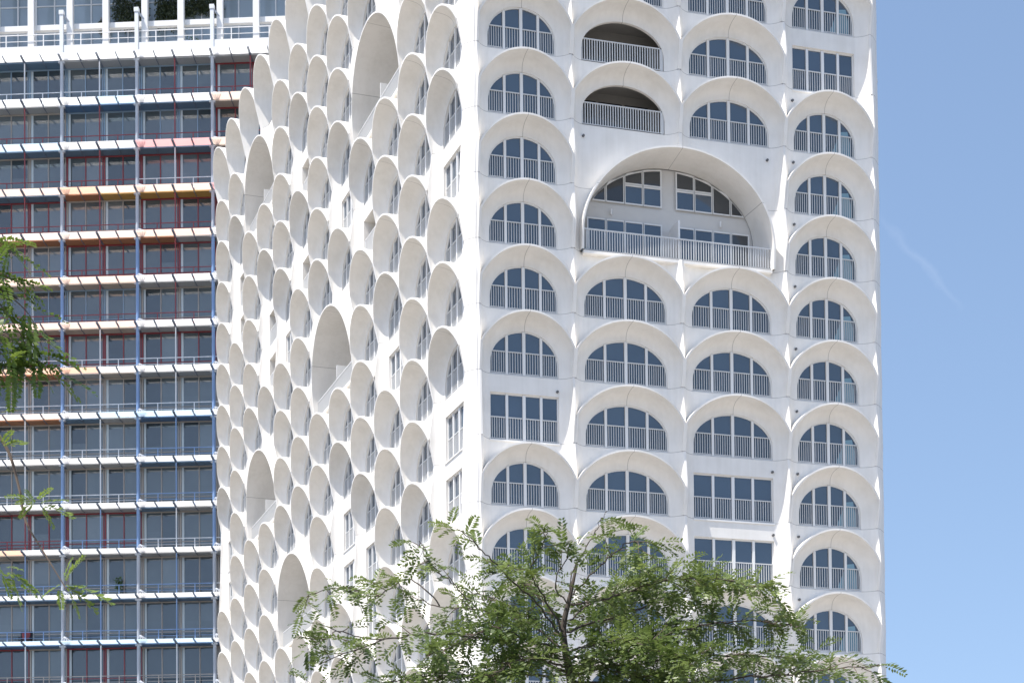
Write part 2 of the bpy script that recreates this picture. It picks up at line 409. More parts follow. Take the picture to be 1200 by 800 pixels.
stuff_hood = MB(); stuff_frame = MB(); stuff_pane = MB(); stuff_rail = MB()
lining = MB(); vents = []
HB = .62
def big_arch(fc, c, k, walls, nm):
    W = fc.fins[c+2]-fc.fins[c]; hw = min(4.72, W/2-.5) if nm == 'R' else W/2-.35
    b = fc.bay(c, k, 2); m = fc.mat(fc.fins[c]+W/2-(.08 if nm == 'R' else 0), 3*k); T = local_T(m)
    # flat wall between the fins with the arch cut out of it
    zs, zc = 1.1, 5.02
    bb = Bay(2*(hw+FIN), .5, .5, [(0, 0)], [(0, 0)], 0); bb.w0, bb.w1 = -hw+.42, hw-.42
    dr = lambda z: .42+.10*z
    BD = 1.0 if nm == 'R' else 3.6
    mb = MB(); rim = bb.rim_pts(zs, zc, 0, 40, t0=4); out = bb.rim_pts(zs, zc, FIN, 40, t0=4); win = bb.win_pts(1.6, 4.86, 40)
    rows = [[(lerp(w[0], q[0], r), -lerp(-BD, dr(q[1]), r), lerp(w[1], q[1], r)) for w, q in zip(win, rim)] for r in (0, .2, .4, .6, .8, .93, 1)]
    mb.grid(rows)
    mb.grid([[(q[0], -dr(q[1]), q[1]) for q in rim], [(o[0], -dr(q[1]), o[1]) for o, q in zip(out, rim)]], sm=False)
    mb.grid([[(o[0], -dr(q[1]), o[1]) for o, q in zip(out, rim)], [(o[0], .02, o[1]) for o in out]])
    # balcony floor and front edge
    mb.box(-hw+.02, hw-.02, -.33, BD, -.14, 0.0)
    ho = mb.build('arch_hood', M['hood'], tower, TI @ m)
    ho['label'] = 'very large arch two bays wide over a balcony'
    # wall around
    off = .08 if nm == 'R' else 0
    xs = [o[0] for o in out]
    n = 10
    lu = [-W/2+off+x for x in (0, FIN, .12, .2, .3, .42)]; 
    um = fc.fins[c+1]-fc.fins[c]-W/2+off
    def wd(u, z):
        a = fc.keys[c]; d = fc.keys[c+2]; e = .62 if nm == 'R' else .56
        l = ((-W/2+off+e)-u)/(e-FIN); r = (u-(W/2+off-e))/(e-FIN)
        ex = lerp(1.4, 2.2, max(0, min(1, z/1.2, (6-z)/1.78)))
        mid = prof(1-(abs(u-um)-FIN)/.56, ex)*.40*min(1, max(0, (z-4.9)/.25)) if abs(u-um) < .66 else 0
        return max(prof(l, ex)*interp(a, z+3*k), prof(r, ex)*interp(d, z+3*k), mid, 0)
    L = -W/2+off; Rr = W/2+off
    def outz(u):
        a = out[4:-4]
        for p_, q_ in zip(a, a[1:]):
            if p_[0] <= u <= q_[0]: return lerp(p_[1], q_[1], (u-p_[0])/(q_[0]-p_[0]))
        return a[-1][1]
    left_us = [L, L+FIN, L+.12, L+.2, L+.3, L+.42]; left_us = [u for u in left_us if u < out[0][0]-.03]
    right_us = [Rr-.42, Rr-.3, Rr-.2, Rr-.12, Rr-FIN, Rr]; right_us = [u for u in right_us if u > out[-1][0]+.03]
    zz = [6*i/16 for i in range(17)]
    walls.grid([[T(u, wd(u, z), z) for u in left_us+[out[0][0]]] for z in zz])
    walls.grid([[T(u, wd(u, z), z) for u in [out[-1][0]]+right_us] for z in zz])
    rows = [[T(u, wd(u, lerp(z, 6, t/5)), lerp(z, 6, t/5)) for t in range(6)] for (u, z) in sorted(set(out[4:-4] + [(um+x, outz(um+x)) for x in (-.66, -.5, -.35, -.2, -.1, -FIN, FIN, .1, .2, .35, .5, .66)]))]
    walls.grid(rows)
    # deep back wall with two storeys of windows
    back = MB(); d = -1.0
    ww = [(p[0], p[1]) for p in bb.win_pts(1.6, 4.86, 40, ex=.05)]
    back.poly([(p[0], BD+.06, p[1]) for p in ww])
    back.build('loggia_wall', M['render'], tower, TI @ m)
    fr, pn, rl = MB(), MB(), MB()
    tp = lambda u: bb.top_at(u, 1.6, 4.86)
    def pane(a, bq, z0, z1, mi=0):
        n = 6; us = [lerp(a, bq, i/n) for i in range(n+1)]
        tops = [min(z1, tp(u)-.13) for u in us]
        if max(tops) < z0+.08: return
        us2 = [(u, t) for u, t in zip(us, tops) if t > z0+.02]
        if len(us2) < 2: return
        pn.poly([(us2[0][0], BD-.01, z0), (us2[-1][0], BD-.01, z0)] + [(u, BD-.01, t) for u, t in us2[::-1]], mi)
        o = [(us2[0][0], z0), (us2[-1][0], z0)] + us2[::-1]
        cx = sum(p[0] for p in o)/len(o); cz = sum(p[1] for p in o)/len(o)
        def gr(p, g):
            dx, dz = p[0]-cx, p[1]-cz
            return (p[0]+math.copysign(g, dx), p[1]+math.copysign(g, dz))
        ring = o+[o[0]]
        fr.grid([[(gr(p, .07)[0], BD-.045, gr(p, .07)[1]) for p in ring], [(p[0], BD-.045, p[1]) for p in ring], [(p[0], BD, p[1]) for p in ring]], sm=False)
    for sg in (-1, 1):
        for i in range(4):
            a = .42+i*.93; e = a+.82
            if sg < 0: a, e = -e, -a
            if i == 3: pane(a, min(e, hw) if sg > 0 else max(a, -hw) if False else e, .05, 2.08, 1 if sg > 0 else 0)
            else: pane(a, e, .05, 2.08)
            if i < 2: pane(a, e, 3.02, 3.82); pane(a, e, 3.98, 5.0, 1)
            else: pane(a, e, 3.02, 5.0, 1)
    w = fr.build('window', M['frame'], tower, TI @ m)
    pn.build('pane', [M['glass'], M['glass_grey']], w)
    # railing across the front
    r0, r1 = -hw+.05, hw-.05
    rl.box(r0, r1, -.25, -.20, 1.0, 1.06); rl.box(r0, r1, -.24, -.21, .05, .09)
    nb = int((r1-r0)/.125)
    for i in range(nb+1):
        u = lerp(r0+.02, r1-.02, i/nb); rl.box(u-.016, u+.016, -.24, -.21, .0, 1.01)
    rl.build('balcony_railing', M['rail'], tower, TI @ m)
    dv = MB(); dv.box(.02, .10, -.18, BD-.02, .0, 1.95); dv.build('balcony_divider', M['frame'], tower, TI @ m)
    for x in (-2.9, 2.6):
        l = MB(); l.tube([(x, BD-.07, 2.35), (x, BD-.07, 2.62)], [.05, .05], 10); l.box(x-.03, x+.03, BD-.07, BD+.06, 2.44, 2.52)
        l.build('wall_lamp', M['frame'], tower, TI @ m)

def build_face(fc, nm):
    walls = MB()
    for k in range(K0, K1+1):
        for c in range(fc.nc):
            t = fc.rows[(c, k)]
            if t == 'x': continue
            if isinstance(t, tuple): big_arch(fc, c, k, walls, nm); continue
            b = fc.bay(c, k); uc = (fc.fins[c]+fc.fins[c+1])/2; m = fc.mat(uc, 3*k); T = local_T(m)
            alone = (nm, c, k) in solo
            if t == 'T':
                bb = fc.bay(c, k); bb.w0, bb.w1 = -bb.W/2+.34, bb.W/2-.34
                mb = bb.hood(1.9, 3.5, 1.75, 3.22, True, -.25, .25)
                merge(stuff_hood, mb, m); continue
            if t in ('A', 'L'):
                mb = b.hood(dback=0)
                if alone: mb.build('arch_hood', M['hood'], tower, TI @ m)
                else: merge(stuff_hood, mb, m)
                b.spandrel(walls, T)
            else:
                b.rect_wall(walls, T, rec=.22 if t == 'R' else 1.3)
            if t in ('A', 'R'):
                b2 = b
                if alone:
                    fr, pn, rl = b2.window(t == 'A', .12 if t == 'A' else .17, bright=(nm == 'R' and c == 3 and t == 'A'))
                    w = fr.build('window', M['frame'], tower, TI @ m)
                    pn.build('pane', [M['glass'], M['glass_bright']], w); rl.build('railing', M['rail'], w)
                else:
                    fr, pn, rl = b2.window(t == 'A', .12 if t == 'A' else .17)
                    merge(stuff_frame, fr, m); merge(stuff_pane, pn, m); merge(stuff_rail, rl, m)
            else:   # open loggia
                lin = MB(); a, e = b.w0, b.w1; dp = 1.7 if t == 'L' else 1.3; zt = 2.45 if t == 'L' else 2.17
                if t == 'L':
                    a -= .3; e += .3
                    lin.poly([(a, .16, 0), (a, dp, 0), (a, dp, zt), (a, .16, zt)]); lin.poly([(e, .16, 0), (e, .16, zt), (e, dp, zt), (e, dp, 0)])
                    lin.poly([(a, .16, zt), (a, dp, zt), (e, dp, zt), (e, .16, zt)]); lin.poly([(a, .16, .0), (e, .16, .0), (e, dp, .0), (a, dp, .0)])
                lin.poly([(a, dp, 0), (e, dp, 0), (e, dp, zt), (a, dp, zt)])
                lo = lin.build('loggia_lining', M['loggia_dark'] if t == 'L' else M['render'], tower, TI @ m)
                dm = MB()
                for q in (.08, .36, .64):
                    x = lerp(a, e, q); x2 = lerp(a, e, q+.25); dm.box(x, x2, dp-.06, dp-.01, .02, 2.02)
                dm.build('loggia_window', M['glass_grey'], lo)
                rl = MB(); a, e = b.w0+.02, b.w1-.02
                rl.box(a, e, .03, .08, 1.05, 1.10); rl.box(a, e, .035, .075, .05, .09)
                nb = int((e-a)/.125)
                for i in range(nb+1):
                    u = lerp(a+.03, e-.03, i/nb); rl.box(u-.022, u+.022, .04, .07, .06, 1.06)
                rl.box(e-.14, e-.06, .03, .10, 0, 1.1)
                rl.build('loggia_railing', M['rail'], tower, TI @ m)
    walls.build('facade_wall', M['wall'], tower)
for fc, nm in ((right, 'R'), (left, 'L'), (third, 'F')): build_face(fc, nm)
tag(stuff_hood.build('arch_hood', M['plain'], tower), kind='stuff')
w = stuff_frame.build('window', M['frame'], tower); tag(w, kind='stuff')
tag(stuff_pane.build('pane', M['glass'], w), kind='stuff'); tag(stuff_rail.build('railing', M['rail'], w), kind='stuff')

# corner pillars: a soft chamfer between the last fins of two faces
def fin_pt(fc, j, d=D0): p = fc.o + fc.u*fc.fins[j] + fc.n*d; return Vector((p.x, p.y))
def pillar(fa, ja, fb, jb, bulge, flat=False):
    """chamfered corner whose edges follow the last fin of either face"""
    zs_ = sorted(set([3*k for k in range(K0, K1+1)] + [3*k+ZS for k in range(K0, K1)] + [3*k+2.1 for k in range(K0, K1)] + [41.6]))
    rows = []; mb = MB()
    for z in zs_:
        a = fin_pt(fa, ja, interp(fa.keys[ja], z)); b = fin_pt(fb, jb, .62 if flat else interp(fb.keys[jb], z))
        n = (b-a).normalized(); n = Vector((n.y, -n.x)); row = []
        for t, h in ((0, 0), (.04, .02), (.10, .05), (.16, 1), (.18, 1), (.35, 1.06), (.5, 1.08), (.65, 1.06), (.82, 1), (.84, 1), (.90, .05), (.96, .02), (1, 0)):
            hh = bulge*(h if h >= 1 else .55*h*10 if h == .05 else .25)*1.0
            if t in (0, 1): hh = 0
            q = a.lerp(b, t) + n*hh; row.append(TI @ Vector((q.x, q.y, z+GZ)))
        rows.append(row)
    mb.grid(rows); mb.face([mb.vert(p) for p in rows[-1]])
    mb.build('corner_pillar', M['wall'], tower, sharp=22)
pillar(left, 0, right, 0, .06)
pillar(right, 4, third, 0, .06, True)
class Stub: pass
stub = Stub(); stub.o = left.o + LD*(.2+PER*12+.75) - LN*.25; stub.u = LD; stub.n = LN; stub.fins = [0]; stub.keys = [[(0, .3)]]
pillar(stub, 0, left, 12, .05)

# core behind the facades, roof deck and base
core = MB()
def XY(p): return Vector((p.x, p.y))
ring = [left.o + LD*.2 - LN*1.8, left.o + LD*54.7 - LN*1.8, third.o + RD*54 - RN*1.9, third.o + RD*.3 - RN*1.9]
ring = [Vector((p.x, p.y)) for p in ring]
ring[0] = Vector((1.6, 1.8)); ring[3] = Vector((17.6, 1.8))
b0 = [core.vert(TI @ Vector((p.x, p.y, 0))) for p in ring]; t0 = [core.vert(TI @ Vector((p.x, p.y, GZ+39))) for p in ring]
for i in range(4): core.face((b0[i], b0[(i+1) % 4], t0[(i+1) % 4], t0[i]))
core.build('core_wall', M['render'], tower)
deck = MB()
rr = [fin_pt(left, 0, 0.02), fin_pt(left, 12, 0.02), XY(third.o + RD*54.4), fin_pt(third, 0, 0.02), fin_pt(right, 4, -.02), fin_pt(right, 0, -.02)]
deck.poly([TI @ Vector((p.x, p.y, GZ+39.0)) for p in rr]); deck.build('roof_deck', M['roof'], tower)
# end wall and base of the tower
endw = MB()
e0 = fin_pt(stub, 0, .3); e1 = XY(third.o + RD*54.4); e2 = fin_pt(third, 3)
for p, q in ((e0, e1), (e1, e2)):
    endw.poly([TI @ Vector((p.x, p.y, 0)), TI @ Vector((q.x, q.y, 0)), TI @ Vector((q.x, q.y, GZ+39.4)), TI @ Vector((p.x, p.y, GZ+39.4))])
endw.build('end_wall', M['wall'], tower)

# drain spouts: the small dark dots beside the windows
def spout(fc, u, z):
    mb = MB(); m = fc.mat(u, z)
    mb.tube([(0, .02, 0), (0, -.10, -.01)], [.06, .06], 12); mb.build('drain_spout', M['spout'], tower, TI @ m)
for k in list(range(-2, 9)): spout(right, 15.55, 3*k-.55)
for u, z in ((3.62, 8.4), (5.0, 20.45), (14.2, 20.4), (14.25, 5.45), (14.25, 2.45)): spout(right, u, z)

# ------------------------------------------------------------------ the coloured block behind
BZ = 150.0
bdir = (CR*math.cos(R(3.1)) - CF*math.sin(R(3.1))); bdir.z = 0; bdir.normalize()
bn = Vector((bdir.y, -bdir.x, 0))
J0 = at(160.5, 69.5, BZ)                  # post line two, top sunshade junction
PXM = BZ/CAM['f']
FH = 52.96*PXM; BW = 89.3*PXM; HBW = BW/2
block = empty('coloured_block', (J0.x, J0.y, 0))
tag(block, 'long apartment block with pastel glass sunshades and blue posts behind the tower', 'building')
BI = Matrix.Translation(-Vector((J0.x, J0.y, 0)))
def BT(x, d, z):
    """x along the facade from post two, d outwards from the post plane, z above street"""
    return BI @ (Vector((J0.x, J0.y, 0)) + bdir*x + bn*d + Vector((0, 0, z)))
ZTOP = J0.z
tints = {'w': (.92, .92, .92), 'b': (.76, .86, .94), 'p': (.93, .82, .76), 'o': (.93, .75, .65), 'r': (.88, .66, .66), 'c': (.94, .88, .84)}
for k, v in tints.items(): M['tint_'+k] = translucent('sunshade_glass_'+k, v, .80)
paints = {'W': (.72, .73, .74), 'R': (.23, .035, .04), 'B': (.22, .31, .40), 'G': (.36, .32, .28), 'K': (.06, .15, .36), 'S': (.42, .45, .50), 'L': (.20, .31, .52)}
for k, v in paints.items(): M['paint_'+k] = simple('paint_'+k, v, .4)
soffs = {'g': (.34, .35, .36), 's': (.10, .17, .26), 'o': (.32, .15, .08), 'y': (.40, .25, .07), 'n': (.07, .14, .26), 'e': (.38, .34, .30)}
for k, v in soffs.items(): M['soff_'+k] = simple('soffit_'+k, v, .5)
# each row: tints, soffits, frames, rails for bays 0..3 in halves
rowsB = [
 ('wwwwwwww', 'ssgggggg', 'BBBBBBRR', 'WWWWRRRR'),
 ('wwwbwwpp', 'ggnnssee', 'GGBBBBRR', 'RRRRRRRR'),
 ('bbwwrrpp', 'ssssssee', 'GGRRRRRR', 'RRRRWWWW'),
 ('ppoppprr', 'ssoyyygg', 'RRGGRRRR', 'RRRRRRRR'),
 ('ccccppww', 'ooooogee', 'GGRRRRRR', 'RRRRRRRR'),
 ('ppppwwww', 'eeeegggg', 'BBBBGGGG', 'RRRRRRRR'),
 ('ppppwwww', 'eeeegggg', 'GRRRRRRR', 'WWWWWWWW'),
 ('ooowwwww', 'oogegggg', 'GGGGGGGG', 'WWWWWWWW'),
 ('ccwbbbbb', 'oosgnnnn', 'GGGGGGGG', 'WWWWLLLL'),
 ('wwwwwwww', 'ggggssgg', 'GGGGGGGG', 'WWWWLLLL'),
 ('wwwwwwww', 'ggggsggg', 'RRRRGGGG', 'RRLLWWWW'),
 ('owwwwwww', 'eggggggg', 'GGGGGGGG', 'LLLLLLLL'),
 ('wwwwwwww', 'ssssssss', 'GGGGGGGG', 'LLLLLLLL'),
 ('bbbbbbbb', 'nnnnnnnn', 'RGRRGGRR', 'GGGGGGGG'),
 ('wwwwwwww', 'gggggggg', 'GGRRGGGG', 'WWWWWWWW'),
 ('wwccwwww', 'ggeegggg', 'GGGGRRGG', 'LLLLWWWW'),
]
keyT = list(tints); keyP = list(paints); keyS = list(soffs)
NB0 = -1; NB1 = 5     # bays built
ID = 1.07; OD = 1.02; RISE = .13
def BTS(x, d, z): return BT(x, d, z + max(0, d)*RISE)   # the sunshades tip up towards their outer edge  # balcony depth, awning depth
M['glass_block'] = glass('green_grey_glass', (.080, .100, .106), 1.9, .03, .03, .45, .35)
M['glass_block_dark'] = glass('dark_room_reflection_glass', (.035, .048, .055), 1.9, .03, .03, .45, .35)  # dark rooms; in the lowest rows also tree reflections painted as dark glass
M['glass_block_pale'] = glass('curtained_glass', (.115, .14, .15), 1.9, .03, .03, .3, .35)
M['bracket'] = simple('slate_bracket', (.13, .16, .22), .5)
GB = [M['glass_block'], M['glass_block_dark'], M['glass_block_pale']]
M['slab'] = simple('block_concrete', (.55, .55, .56), .6, vary=.06)
M['pilaster'] = simple('pale_pilaster', (.50, .56, .58), .5)
st_shade = MB(); st_win = MB(); st_pane = MB(); st_rail = MB()
post_mb = {b: MB() for b in range(NB0, NB1+1)}; thin_mb = {b: MB() for b in range(NB0, NB1)}
for r, (ti, so, frm, ra) in enumerate(rowsB):
    zj = ZTOP - r*FH; zb = zj - FH      # zj: the slab over this storey
    slab = MB()
    for bay in range(NB0, NB1):
        for h in range(2):
            i = (bay*2+h) % 8 if not (0 <= bay < 4) else bay*2+h
            x0 = (bay-2)*BW + h*HBW + BW; x0 = (bay-2)*BW + h*HBW; x1 = x0+HBW
            vis = (0 <= bay <= 2 and r < 14) or (bay == 3 and r < 4)
            # opaque balcony soffit
            slab.box(x0, x1, -ID-.5, 0, zj-.02, zj+.16, keyS.index(so[i]), BT)
            # awning: two tinted panels between brackets
            sh = MB()
            for q in range(2):
                a = x0+.10+q*HBW/2; b = a+HBW/2-(.16 if q else .12)
                sh.box(a, b, .03, OD, zj+.07, zj+.095, 0, BTS)
            for q, xx in enumerate((x0+.05, x0+HBW/2+.02, x1-.05)):
                sh.box(xx-.025, xx+.025, -ID+.05, 0, zj-.08, zj-.022, 1, BT); sh.box(xx-.03, xx+.03, .002, OD, zj-.02, zj+.05, 1, BTS)
            mats = [M['tint_'+ti[i]], M['bracket']]
            if vis: sh.build('sunshade', mats, block)
            else: pass
            if not vis:
                base = len(st_shade.v); st_shade.v += sh.v; st_shade.f += [tuple(j+base for j in f) for f in sh.f]; st_shade.mi += sh.mi; st_shade.sm += sh.sm
            # window
            fr, pn = MB(), MB(); yb = -ID
            z0, z1 = zb+.17, zj-.03
            fr.box(x0, x1, yb-.06, yb, z1-.12, z1, 0, BT); fr.box(x0, x1, yb-.06, yb, z0, z0+.12, 0, BT)
            fr.box(x0, x1, yb-.05, yb-.01, z0+1.0, z0+1.07, 0, BT)
            for xx, hw in ((x0+.11, .06), (x0+HBW*.53, .045), (x1-.045, .035)):
                fr.box(xx-hw, xx+hw, yb-.055, yb+.02, z0+.12, z1-.12, 0, BT)
            fr.box(x0+.21, x0+.40, yb-.05, yb-.03, z0+.12, z1-.12, 1, BT)
            xc = x0+HBW*.53
            for xa, xb in ((x0, xc), (xc, x1)):
                g = random.choices((0, 1, 2), (6, 3, 2) if r < 13 else (1, 8, 0))[0]; g2 = g if random.random() < .6 or r >= 13 else 0; zm = z0+1.03+random.choice((0, 0, .5, .9))
                pn.poly([BT(xa, yb-.045, z0), BT(xb, yb-.045, z0), BT(xb, yb-.045, zm), BT(xa, yb-.045, zm)], g2)
                pn.poly([BT(xa, yb-.045, zm), BT(xb, yb-.045, zm), BT(xb, yb-.045, z1), BT(xa, yb-.045, z1)], g)
            if vis:
                w = fr.build('window', [M['paint_'+frm[i]], M['pilaster']], block)
                pn.build('pane', GB, w)
            else:
                for d_, s_ in ((st_win, fr), (st_pane, pn)):
                    base = len(d_.v); d_.v += s_.v; d_.f += [tuple(j+base for j in f) for f in s_.f]; d_.mi += s_.mi; d_.sm += s_.sm
        # railing of the bay
        i = (bay % 4)*2
        x0 = (bay-2)*BW+.12; x1 = x0+BW-.24
        rl = MB(); zf = zb+.16
        rl.box(x0, x1, -.06, -.01, zf+1.02, zf+1.08, 0, BT); rl.box(x0, x1, -.05, -.02, zf+.52, zf+.55, 0, BT)
        for q in range(1, 4, 2):
            xx = x0+(x1-x0)*q/4; rl.box(xx-.035, xx+.035, -.06, -.01, zf, zf+1.02, 0, BT)
        vis = (0 <= bay <= 2 and r < 14) or (bay == 3 and r < 4)
        if vis: rl.build('railing', M['paint_'+ra[i]], block)
        else:
            base = len(st_rail.v); st_rail.v += rl.v; st_rail.f += [tuple(j+base for j in f) for f in rl.f]; st_rail.mi += rl.mi; st_rail.sm += rl.sm
        # thin middle post
        xm = (bay-2)*BW+HBW; ci = keyP.index(ra[i+1] if ra[i+1] != 'G' else 'W')
        thin_mb[bay].box(xm-.045, xm+.045, -.08, .01, zb+.17, zj-.03, ci, BT)
    slab.build('floor_slab', [M['soff_'+k] for k in keyS], block)
    for bay in range(NB0, NB1+1):
        xp = (bay-2)*BW; ci = keyP.index('S' if r < 4 or r > 10 else 'L')
        pm = post_mb[bay]
        c0 = [BT(xp+.15*math.cos(t), .03+.15*math.sin(t), 0) for t in [2*math.pi*q/12 for q in range(12)]]
        lo, hi = zb, zj
        ids = [[pm.vert((p.x, p.y, z)) for p in c0] for z in (lo, hi)]
        for q in range(12): pm.face((ids[0][q], ids[0][(q+1) % 12], ids[1][(q+1) % 12], ids[1][q]), ci, True)
        # clamp brackets that carry the sunshades
        for q in range(4):
            pm.tube([BT(xp+.10+.02*q, .06, zj+.75), BT(xp+.12+.24*q, .80, zj+.26)], [.035, .035], 5, keyP.index('S'))
        pm.box(xp-.26, xp+.26, -.1, .16, zj-.16, zj-.02, keyP.index('S'), BT)
for b, mb in thin_mb.items(): mb.build('thin_post', [M['paint_'+k] for k in keyP], block)
tag(st_shade.build('sunshade', [M['tint_w'], M['bracket']], block), kind='stuff')
w = st_win.build('window', [M['paint_G'], M['pilaster']], block); tag(w, kind='stuff')
tag(st_pane.build('pane', GB, w), kind='stuff'); tag(st_rail.build('railing', M['paint_W'], block), kind='stuff')
# terrace storey above: white fascia, railing, tall white columns, glazing and beam
zt = ZTOP
X0, X1 = (NB0-2)*BW, (NB1-2)*BW
fas = MB(); fas.box(X0, X1, -ID-.5, .12, zt+.165, zt+1.37, 0, BT); fas.build('fascia', M['frame'], block)
ztf = zt+1.37
glz = MB(); glz.poly([BT(X0, -3.2, ztf), BT(X1, -3.2, ztf), BT(X1, -3.2, ztf+8.2), BT(X0, -3.2, ztf+8.2)])
M['glass_pale'] = glass('pale_terrace_glass', (.26, .32, .37), 1.6, .05, .03, .6, .22)
wn = MB()
for i in range(int((X1-X0)/(HBW/2))+1):
    xx = X0+i*HBW/2; wn.box(xx-.05, xx+.05, -3.2, -3.1, ztf, ztf+8.2, 0, BT)
for zz in (.95, 2.9, 5.2, 8.0): wn.box(X0, X1, -3.19, -3.11, ztf+zz, ztf+zz+.08, 0, BT)
w = wn.build('terrace_window', M['paint_W'], block); glz.build('pane', M['glass_pale'], w)
trl = MB()
trl.box(X0, X1, -.10, -.05, ztf+1.05, ztf+1.12, 0, BT); trl.box(X0, X1, -.09, -.06, ztf+.52, ztf+.56, 0, BT)
for i in range(int((X1-X0)/HBW)):
    xx = X0+HBW/2+i*HBW; trl.box(xx-.04, xx+.04, -.10, -.05, ztf, ztf+1.05, 0, BT)
trl.build('terrace_railing', M['frame'], block)
for i in range(int((X1-X0)/HBW)+1):
    xx = X0+i*HBW+(.58 if i % 2 == 0 else .45); mb = MB()
    mb.box(xx-.26, xx+.26, -.75, -.25, ztf, ztf+8.2, 0, BT)
    mb.box(xx-.30, xx+.30, -.72, -.16, ztf, ztf+.14, 0, BT)
    mb.build('terrace_column', M['frame'], block)
bm = MB(); bm.box(X0, X1, -1.0, -.62, ztf+1.75, ztf+2.2, 0, BT); bm.build('terrace_beam', M['frame'], block)
for b, pm in post_mb.items():
    xp = (b-2)*BW
    pm.box(xp-.15, xp+.15, -.12, .18, zt, zt+4.0, keyP.index('W'), BT)
    pm.box(xp-.20, xp+.20, -.17, .23, zt+4.0, zt+4.35, keyP.index('W'), BT)
    st = [BT(xp+.05, -.0, zt+4.1), BT(xp+.8, -.5, ztf+1.9)]
    pm.tube(st, [.09, .09], 6, keyP.index('S'))
    pm.box(xp-.15, xp+.15, -.12, .18, 0, ZTOP-len(rowsB)*FH, keyP.index('S'), BT)
    pm.build('post', [M['paint_'+k] for k in keyP], block)
body = MB(); zbt = ZTOP-len(rowsB)*FH
body.box(X0, X1, -16, -ID-.52, 0, ztf-.02, 0, BT); body.box(X0, X1, -16, -3.3, ztf, ztf+9.5, 0, BT)
body.box(X0, X1, -3.3, .3, ztf+8.2, ztf+9.0, 0, BT); body.build('wall', M['slab'], block)

# ------------------------------------------------------------------ planting and chairs on the block
def leafy(mb, c, rx, ry, rz, n, size, mi=0, droop=0):
    for _ in range(n):
        while True:
            p = Vector((random.uniform(-1, 1), random.uniform(-1, 1), random.uniform(-1, 1)))
            if p.length < 1: break
        p = Vector((p.x*rx, p.y*ry, p.z*rz)) + c
        a = Vector((random.gauss(0, 1), random.gauss(0, 1), random.gauss(0, .6)-droop)).normalized()*size*random.uniform(.6, 1.3)
        b = a.cross(Vector((random.gauss(0, 1), random.gauss(0, 1), random.gauss(0, 1)))).normalized()*size*.3
        mb.poly([p, p+a*.5+b, p+a, p+a*.5-b], mi)
M['leaf_dark'] = translucent('dark_ivy_leaf', (.055, .075, .035), .25)
M['leaf_mid'] = translucent('mid_green_leaf', (.07, .13, .035), .3)
M['pot'] = simple('grey_planter', (.25, .25, .26), .6)
M['soil'] = simple('potting_soil', (.05, .035, .025), .9)
W0 = BI.inverted()
def hanging(x, z, w, h, label):
    c = W0 @ BT(x, -2.7, z); root = empty('hanging_plant', c); tag(root, label, 'plant', 'plants on the upper terrace of the block')
    mb = MB()
    for i in range(7):
        leafy(mb, bdir*(w*(i/6-.5)) + Vector((0, 0, -h*.1*random.random())), w*.12, .3, h*random.uniform(.35, .5), 230, .24, 0, .9)
    mb.build('foliage', M['leaf_dark'], root)
    b = MB(); q = [bdir*(-w/2), bdir*(w/2)]
    b.tube([q[0]+Vector((0, 0, h*.5)), q[1]+Vector((0, 0, h*.5))], [.16, .16], 8); b.build('trough', M['pot'], root)
hanging((226-160.5)*PXM, ztf+4.6, 3.4, 2.4, 'wide dark hanging plant on the terrace above the sunshades, right of the ivy curtain')
hanging((143-160.5)*PXM, ztf+4.5, 2.6, 4.2, 'tall dark ivy curtain on the terrace above the sunshades')
hanging((190-160.5)*PXM, ztf+4.5, 2.0, 4.0, 'second dark ivy curtain, between the first one and the wide hanging plant')
hanging((110-160.5)*PXM, ztf+3.1, .5, 1.2, 'small narrow trailing plant beside the dark ivy curtain')
def potted(x, z, d, h, w, label, kind='potted_plant', mat='leaf_mid', n=140):
    c = W0 @ BT(x, d, z); root = empty(kind, c); tag(root, label, 'plant')
    mb = MB(); leafy(mb, Vector((0, 0, h*.62)), w, w*.6, h*.38, n, .2); mb.build('foliage', M[mat], root)
    p = MB(); p.tube([(0, 0, 0), (0, 0, .3), (0, 0, .34)], [.14, .19, .2], 12); p.build('pot', M['pot'], root)
    s = MB(); s.tube([(0, 0, .28), (.02, 0, h*.5)], [.03, .02], 6); s.build('stem', M['soil'], root)
potted((229-160.5)*PXM, ztf, -1.6, .95, 1.5, 'low yellow-green shrub behind the terrace railing of the block')
potted((135-160.5)*PXM, ZTOP-12*FH+.16, -.5, 1.9, .33, 'slim potted plant on a balcony with blue railing, near the bottom of the block')
def chair():
    c = W0 @ BT((24-160.5)*PXM, -.55, ZTOP-13*FH+.16); root = empty('balcony_chair', c)
    tag(root, 'black balcony armchair with a red back cushion near the bottom of the block', 'chair')
    a, n = bdir, bn
    def bx(name, mat, x0, x1, y0, y1, z0, z1):
        mb = MB(); mb.box(x0, x1, y0, y1, z0, z1, 0, lambda x, y, z: a*x+n*y+Vector((0, 0, z))); return mb.build(name, M[mat], root)
    bx('seat', 'dark', -.5, .5, -.35, .3, .36, .46); bx('backrest', 'dark', -.5, .5, -.42, -.36, .46, 1.3)
    bx('cushion', 'paint_R', -.34, .34, -.35, -.22, .62, 1.16)
    for x in (-.46, .46):
        bx('armrest', 'dark', x-.04, x+.04, -.35, .3, .66, .72)
        for y in (-.32, .27): bx('leg', 'dark', x-.03, x+.03, y-.03, y+.03, 0, .36 if y < 0 else .66)
chair()

